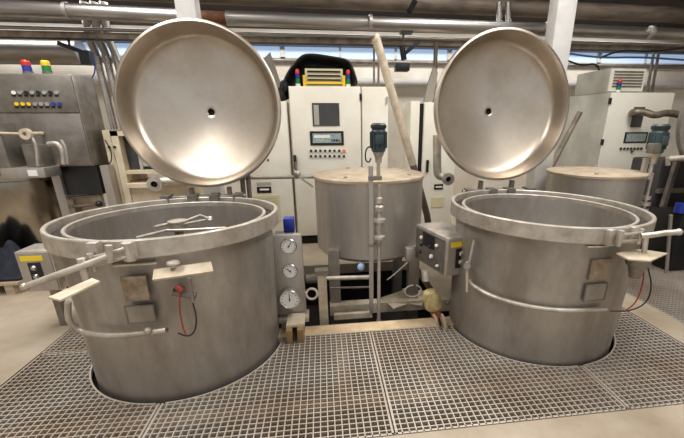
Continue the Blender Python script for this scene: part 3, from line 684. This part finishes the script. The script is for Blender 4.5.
# gear in front of the panel: pivot wheel, levers, brackets
yf = ym-.22
g1 = thing('mixing_head', 'steel mixing head with levers in front of the far left machine', 'mixer', PV(30, 176, yf))
p = PV(27, 134, yf); MB().lathe([(.02, 0), (.02, .03), (.05, .03), (.05, -.01), (.02, -.01)], p, (0, -1, 0), 20).cyl(p, p+Vector((0, .2, 0)), .018).build('pivot_wheel', DUSTY, g1)
MB().cyl(PV(-4, 133, yf), PV(24, 134, yf), .012).build('lever', DUSTY, g1)
MB().box(PV(-10, 150, yf).x, PV(5, 150, yf).x, yf, yf+.3, PV(0, 176, yf).z, PV(0, 122, yf).z, bev=.01).build('column', STEEL_DARK, g1)
MB().box(PV(18, 150, yf).x, PV(36, 150, yf).x, yf+.05, yf+.24, PV(20, 168, yf).z, PV(20, 145, yf).z, bev=.008).build('block', STEEL_DARK, g1)
MB().tube([PV(38, 166, yf), PV(37, 150, yf), PV(34, 140, yf), PV(28, 135, yf)], .014, smooth=1).build('rod', STEEL_RIM, g1)
MB().tube([PV(64, 164, yf), PV(63, 150, yf), PV(57, 143, yf), PV(48, 144, yf)], .022, smooth=2).build('hooked_pipe', STEEL_RIM, g1)
MB().tube([PV(68, 164, yf), PV(66, 148, yf), PV(61, 140, yf)], .014, smooth=1).build('rod', STEEL_TANK, g1)
MB().box(PV(2, 172, yf).x, PV(46, 172, yf).x, yf-.02, ym, PV(20, 178, yf).z, PV(20, 168, yf).z, bev=.005).build('tray', STEEL_TANK, g1)
lq = PV(33, 173, yf-.02); MB().box(lq.x-.04, lq.x+.04, yf-.028, yf-.018, lq.z-.028, lq.z+.028).build('tag_plate', WHITEP, g1)
# lower vessel and legs
mv = thing('machine_vessel', 'shiny reflective steel vessel under the far left machine', 'vessel', (-3.4, ym+.3, 0))
xv = PV(52, 200, ym).x; zt3 = PV(20, 178, ym).z-.02
MB().lathe([(0, .20), (.5, .22), (.68, .30), (.70, .38), (.70, zt3-.04), (.72, zt3-.03), (.72, zt3), (0, zt3)], (xv-.72, ym+.78, 0), n=64).build('shell', mat('mirror_steel', (172, 164, 152), .16, 1, (140, 128, 114), 2, .12), mv)
for px in (-2, 2):
    MB().box(xv-.72+px*.2-.03, xv-.72+px*.2+.03, ym+.76, ym+.82, 0, .21).build('leg', STEEL_DARK, mv)
for a_, b_2, lb in (((53, 178), (66, 222), 'first'), ((100, 160), (113, 205), 'second')):
    q = PV(*a_, ym-.02); w = .04
    MB().box(q.x-w, q.x+w, ym+.02, ym+.12, 0, z0-.001).build('leg', STEEL_TANK, mc)
dk = PV(85, 180, ym+.1); MB().box(PV(66, 180, ym+.1).x, PV(102, 180, ym+.1).x, ym+.06, ym+.36, PV(85, 194, ym+.1).z, z0-.002).build('under_box', BLACK, mc)
for py in (198, 207): MB().cyl(PV(68, py, ym+.1), PV(101, py-3, ym+.1), .016).build('cross_pipe', STEEL_DARK, mc)
MB().ball(PV(99, 204, ym+.02), .035, n=12).build('foot_wheel', BLACK, mc)
# navy cloth and pallet on the floor
cp = PZ(6, 272, 0)
cl = MB(); q0 = Vector((-3.42, 3.97, 0)); N = 14
vs = []
for j in range(N+1):
    for i in range(N+1):
        u = i/N*2-1; v_ = j/N*2-1; rr = max(0, 1-(u*u+v_*v_)); hh = .48*rr**.6*(.75+.25*math.sin(i*1.3+j*.7))+.02*math.sin(i*2.1)*rr+.145
        vs.append((q0.x+u*.36, q0.y+.02+v_*.20, hh))
cl.add(vs, [(j*(N+1)+i, j*(N+1)+i+1, (j+1)*(N+1)+i+1, (j+1)*(N+1)+i) for j in range(N) for i in range(N)])
co = cl.build('cloth_heap', CLOTH, angle=80); sb = co.modifiers.new('thick', 'SOLIDIFY'); sb.thickness = .012; sb.offset = 1; sb = co.modifiers.new('round', 'SUBSURF'); sb.levels = 1; sb.render_levels = 1
tag(co, 'heap of dark navy cloth on a low pallet at the left edge', 'cloth')
pa = thing('pallet', 'low pale wooden pallet on the floor at the left edge', 'pallet', (q0.x, q0.y, 0))
pe = -3.06
for i in range(4): MB().box(q0.x-.9, pe, q0.y-.22+i*.11, q0.y-.12+i*.11, .105, .13).build('plank', WOOD, pa)
for i in range(3):
    xx = pe-.1-i*.6; MB().box(xx-.04, xx+.04, q0.y-.21, q0.y+.20, .0, .105).build('runner', WOOD, pa)

# ------------------------------------------------------------------ overhead pipes, columns, tray
def hpipe(name, label, pts, r, m, cat='pipe'): return tag(MB().tube(pts, r, 28).build(name, m), label, cat)
mp = thing('main_pipe', 'large silver clad pipe running across under the ceiling', 'pipe', (0, 4.95, 2.75))
MB().cyl((-6.5, 4.55, 2.75), (-1.35, 4.90, 2.75), .075, 32).build('cladding', ALU, mp)
MB().cyl((-1.35, 4.9, 2.75), (-1.0, 4.905, 2.75), .064, 28).build('rusty_section', RUST, mp)
MB().cyl((-1.0, 4.905, 2.75), (8.5, 5.2, 2.75), .075, 32).build('cladding', ALU, mp)
for x in (-3.9, -2.6, .62, 2.9, 4.4): MB().cyl((x, 4.85+.03*(x+1), 2.75), (x+.035, 4.851+.03*(x+1), 2.75), .079, 32).build('joint_band', STEEL_TANK, mp)
hpipe('upper_pipe', 'dusty upper pipe running above the large silver pipe', [(-6.5, 5.35, 3.13), (8.5, 5.5, 3.07)], .10, mat('dusty_upper_pipe', (136, 122, 108), .7, .2, (88, 76, 66), 5, .1, (.4, 2, 2)))
tr_ = thing('cable_tray', 'long dusty cable tray running across below the large pipe', 'tray', (0, 5.8, 2.70))
MB().box(-7.99, 8.99, 5.72, 5.74, 2.67, 2.74).build('side_rail', TRAYM, tr_, smooth=False)
MB().box(-7, 8.5, 5.74, 5.86, 2.67, 2.68).build('bottom', BROWN, tr_, smooth=False)
MB().box(-7, 8.5, 5.86, 5.88, 2.67, 2.74).build('side_rail', TRAYM, tr_, smooth=False)
hpipe('tray_pipe', 'thin pale pipe lying along the front of the cable tray', [(-7.99, 5.69, 2.775), (8.99, 5.69, 2.735)], .022, ALU)
for x0_, x1_, lb in ((-1.315, -1.13, 'white square steel column behind the left lid'), (2.555, 2.775, 'white square steel column behind the right lid')):
    cl_ = thing('square_column', lb, 'column', ((x0_+x1_)/2, 4.32, 0))
    MB().box(x0_, x1_, 4.2, 4.38, 0, 4.99, bev=.012).build('shaft', COLM, cl_)
    MB().box(x0_-.06, x1_+.06, 4.14, 4.5, 0, .02).build('base_plate', COLM, cl_)
# beams and brackets in the dark zone above
for i, (y_, z_, hh, lb) in enumerate(((4.62, 3.20, .16, 'dark dusty beam crossing above the large silver pipe'), (6.3, 2.98, .12, 'dark dusty beam at the rear above the cable tray'))):
    tag(MB().box(-7.5, 8.5, y_, y_+.14, z_, z_+hh).build('roof_beam', BROWN, smooth=False), lb, 'beam')
hpipe('blue_pipe', 'long blue pipe running across in front of the window strip', [(-7.99, 7.15, 2.92), (8.99, 7.15, 2.92)], .045, BLUEPIPE)
hpipe('grey_pipe', 'long grey pipe running along the sill of the window strip', [(-7.99, 7.16, 2.66), (8.99, 7.16, 2.66)], .035, STEEL_DARK)
hpipe('wall_pipe', 'white pipe running along the back wall below the window strip', [(-7.99, 7.12, 2.32), (8.99, 7.12, 2.32)], .07, COLM)
pd = MB().cyl((-7.9, 6.75, PV(40, 52, 6.75).z), (PV(82, 54, 6.75).x, 6.75, PV(40, 52, 6.75).z), .175, 32)
tag(pd.build('pale_duct', ALU), 'fat pale round duct behind the far left machine', 'duct')
for poly, lb, yy in ((((424, 103), (433, 101), (438, 72), (434, 66), (428, 84)), 'grey hanging sheet beside the top of the slotted cabinet', 5.3), (((262, 60), (270, 52), (281, 84), (284, 104), (270, 100)), 'grey hanging sheet between the left lid and the black tarp', 5.6)):
    sm = MB().prism([PV(*q, yy) for q in poly], (0, .05, 0)); tag(sm.build('hanging_sheet', mat('grey_sheet', (150, 142, 130), .7), smooth=False), lb, 'sheet')
tag(MB().cyl((PV(436, 105, 5.75).x, 5.75, 0), PV(436, 42, 5.6), .03, 14).build('upright_pole', TRAYM), 'thin dusty upright pole rising behind the left edge of the right lid', 'pole')
# bent pipe trio on the left
for i, lb in enumerate(('left one of the three bright bent pipes left of the left lid', 'middle one of the three bright bent pipes left of the left lid', 'right one of the three bright bent pipes left of the left lid')):
    xa = 86+i*9.7; yb = 6.25
    pts = [PV(xa-2, 2, yb), PV(xa, 20, yb), PV(xa+1.5, 34, yb), PV(xa+4, 41, yb), PV(xa+10, 54, yb), PV(xa+11.5, 60, yb), PV(xa+28, 125, yb)]
    e = pts[-1]+(pts[-1]-pts[-2])*.1; e = Vector((e.x, e.y, 0))
    t = thing('bent_pipe', lb, 'pipe', e)
    MB().tube(pts[:6], .05, 16, smooth=2).build('bend', STEEL_TANK, t)
    MB().tube([pts[5], pts[6], e], .05, 16, smooth=1).build('lower_run', CHROME, t)
    q = (pts[6]-pts[5]).normalized(); MB().cyl(pts[5]-q*.04, pts[5]+q*.04, .06, 16).build('coupling', CHROME, t)
for px, lb in ((499, 'left small pipe stub above the right lid'), (508, 'right small pipe stub above the right lid')):
    tag(MB().cyl(PV(px, 2, 5.0), PV(px, 23, 5.0), .035, 16).build('pipe_stub', CHROME), lb, 'pipe')
# diagonal duct
dgt, dgb = PV(376, 38, 4.3), PV(427, 215, 4.3)
dg = thing('slanted_duct', 'long pale slanted duct from the cable tray down behind the middle tank', 'duct', dgb)
MB().tube([dgt, PV(380, 52, 4.3), PV(413, 165, 4.3)], .046, 20).build('tube', DUSTY, dg)
MB().tube([PV(413, 165, 4.3), dgb, Vector((dgb.x+.1, dgb.y, 0))], .042, 16).build('lower_tube', mat('brown_tube', (112, 96, 82), .6, .2), dg)
MB().tube([PV(374, 38, 4.3), PV(377, 40, 4.3)], .056, 20).build('collar', BEIGE, dg)
vp = thing('thin_conduit', 'pair of thin upright conduits left of the slanted duct', 'conduit', PV(375, 88, 5.3))
for q in (374, 378.5): MB().cyl(PV(q, 86, 5.3), PV(q, 40, 5.3), .014).build('conduit', TRAYM, vp)
# black bracketed lamp
lb_ = thing('hanging_spotlight', 'black spotlight on an arm hanging under the cable tray', 'lamp', PV(403, 70, 5.5))
MB().cyl(PV(404, 60, 5.5), PV(402, 46, 5.5), .04).build('stem', BLACK, lb_)
MB().bar(PV(404, 54, 5.5), PV(419, 42, 5.5), .05, .05).build('arm', BLACK, lb_)
a = PV(395.5, 71, 5.45); b_ = PV(409.5, 65, 5.45); MB().box(a.x, b_.x, 5.42, 5.56, a.z, b_.z+.02, bev=.01).build('lamp_head', BLACK, lb_)
hb_ = thing('pipe_hanger', 'dark bracket hanging from the large silver pipe left of the right lid', 'bracket', PV(410, 30, 5.0))
MB().box(PV(401, 30, 4.95).x, PV(413, 30, 4.95).x, 4.95, 5.05, PV(407, 33, 4.95).z, PV(407, 28.5, 4.95).z).build('clip', BLACK, hb_)
MB().cyl(PV(404, 32, 5.0), PV(402, 42, 5.4), .015).build('rod', BLACK, hb_)
MB().bar(PV(409, 12, 5.05), PV(415, 1, 5.05), .08, .06).build('strap', DARK, hb_)
# dark hanger near bent pipes
hg = thing('cable_bracket', 'black cable bracket hanging left of the three bent pipes', 'bracket', PV(85, 60, 4.9))
MB().bar(PV(58, 43, 5.8), PV(88, 54, 5.8), .04, .05).cyl(PV(70, 47, 5.8), PV(70, 47, 5.8).xy.to_3d()+Vector((0, 0, 2.668)), .015).build('arm', BLACK, hg)
MB().box(PV(82, 58, 5.8).x, PV(92, 58, 5.8).x, 5.74, 5.86, PV(88, 65, 5.8).z, PV(88, 51, 5.8).z).build('block', BLACK, hg)
MB().tube([PV(92, 54, 5.72), PV(96, 70, 5.72), PV(91, 80, 5.72)], .008, 8, smooth=2).build('cable', BLUE, hg)
# ------------------------------------------------------------------ right side background
tR = tank(2.95, 3.70, .47, 1.112, .45, 'round pale steel tank half hidden behind the right vat')
p2, o2, H2, r2 = pump('teal dosing pump on a tilted rod behind the right vat', (658, 124, 153), 3.45, low_z=0)
xs = PV(655, 200, 3.45)
MB().cyl((o2.x+.03, 3.45, o2.z-.2), (o2.x+.03, 3.45, 0), .016).build('rod', STEEL_RIM, p2)
MB().box(o2.x-.09, o2.x-.05, 3.44, 3.48, 0, o2.z-.05).build('support_post', STEEL_TANK, p2)
for py, r in ((197, .04), (203, .05), (209, .045)): MB().cyl((o2.x+.03, 3.45, PV(655, py+2, 3.45).z), (o2.x+.03, 3.45, PV(655, py-1, 3.45).z), r).build('valve_flange', STEEL_RIM, p2)
MB().box(o2.x-.12, o2.x-.02, 3.36, 3.44, o2.z+.0, o2.z+.10, bev=.01).build('gearbox', STEEL_DARK, p2)
hs = MB().tube([PV(632, 113, 4.99), PV(633, 112, 4.85), PV(645, 112, 4.78), PV(655, 116, 4.7), PV(668, 112, 4.7), PV(690, 118, 4.65)], .045, 12, smooth=2)
tag(hs.build('pipe_run', mat('tarnished_pipe', (150, 138, 122), .5, .6, (100, 88, 76), 8, .1)), 'tarnished bent pipe in front of the right cabinet', 'pipe')
# neighbouring vat lid at the right edge and dark machine below
c3 = Vector((4.42, 3.45, 1.62)); n3 = Vector((-.25, -1, .05)).normalized()
nl = thing('neighbouring_vat', 'grey vat lid and dark vat cut off at the right edge', 'vat', (4.46, 2.7, 0))
MB().lathe([(.634, -.004), (.64, .006), (.672, 0), (.672, -.05), (.642, -.12), (.575, -.19), (.3, -.3), (0, -.33), (0, -.31), (.3, -.28), (.56, -.15), (.62, -.06), (.634, -.004)], c3, n3, 72).build('lid', STEEL_DARK, nl)
MB().lathe([(0, -.5), (.64, -.5), (.66, .95), (.70, .95), (.70, 1.03), (.64, 1.03), (.62, .5), (0, .5)], (4.75, 2.72, 0), n=64).build('body', STEEL_DARK, nl)
MB().cyl(PV(684, 158, 3.3), PV(668, 159, 3.35), .03).cyl(PV(668, 157, 3.35), PV(668, 165, 3.35), .022).build('hinge_pipe', STEEL_RIM, nl)
dm = thing('dark_pump_unit', 'dark pump unit with a blue cap at the right edge', 'pump', PV(680, 270, 3.4))
a = PV(669, 265, 3.4)
MB().box(a.x, a.x+.4, 3.4, 3.8, 0, PV(676, 215, 3.4).z, bev=.01).build('housing', BLACK, dm)
q = PV(681, 208, 3.45); MB().cyl(q-Vector((0, 0, .05)), q+Vector((0, 0, .05)), .06).build('cap', BLUE, dm)
bp_ = PV(663, 160, 3.95); MB().box(bp_.x, bp_.x+1.2, 3.95, 4.4, 0, bp_.z, bev=.02).build('tower', DARKP, dm)
MB().bar((bp_.x+.02, 3.86, 0), (bp_.x+.10, 3.86, bp_.z+.05), .05, .05).build('tower_post', STEEL_DARK, dm)
for zq in (.45, .8): MB().box(bp_.x, bp_.x+1.0, 3.90, 3.948, zq, zq+.05).build('tower_rail', STEEL_DARK, dm)
MB().cyl((a.x-.05, 3.36, 0), PV(671, 215, 3.36), .018).build('post', STEEL_TANK, dm)
# second slanted bar by the right column
tag(MB().tube([Vector((PV(548, 176, 4.7).x-.4, 4.7, 0)), PV(580, 112, 4.7)], .034, 12).build('slanted_bar', TRAYM), 'dusty brown bar slanting behind the right lid', 'bar')
wp = thing('wall_cables', 'blue and dark cables hung along the tray right of the right column', 'cable', PV(600, 55, 5.6))
for i, (m_, pts) in enumerate(((BLUEPIPE, ((566, 53), (600, 58), (640, 57), (684, 60))), (BLACK, ((600, 58), (620, 50), (650, 52), (684, 48))), (BLACK, ((566, 60), (582, 66), (596, 63), (600, 72))))):
    MB().tube([PV(*q, 5.62) for q in pts], .014, 8, smooth=2).build('cable', m_, wp)
rp = thing('vertical_conduit', 'dark upright conduits right of the cooling unit at right', 'conduit', PV(656, 92, 5.6))
for q in (653, 658): MB().cyl((PV(q, 95, 6.1).x, 6.1, 0), PV(q+2, 45, 6.1), .022).build('conduit', STEEL_DARK, rp)

# ------------------------------------------------------------------ light
W = bpy.data.worlds.new('world'); bpy.context.scene.world = W; W.use_nodes = True
bgn = W.node_tree.nodes['Background']; bgn.inputs[0].default_value = (.97, .985, 1.0, 1); bgn.inputs[1].default_value = .5
def area(name, loc, rot, sx, sy, e, col=(1, .985, .96)):
    l = bpy.data.lights.new(name, 'AREA'); l.shape = 'RECTANGLE'; l.size = sx; l.size_y = sy; l.energy = e; l.color = col
    o = bpy.data.objects.new(name, l); C.objects.link(o); o.location = loc; o.rotation_euler = rot; return o
area('roof_light', (-2.4, 2.2, 4.9), (0, 0, 0), 1.4, 5, 230)
area('roof_light', (2.4, 2.2, 4.9), (0, 0, 0), 1.4, 5, 230)
area('rear_light', (.3, 6.4, 3.25), (0, 0, 0), 12, .5, 150)
vs_ = bpy.context.scene.view_settings
vs_.view_transform = 'Standard'; vs_.look = 'None'; vs_.gamma = 1; vs_.exposure = .35; vs_.use_curve_mapping = False
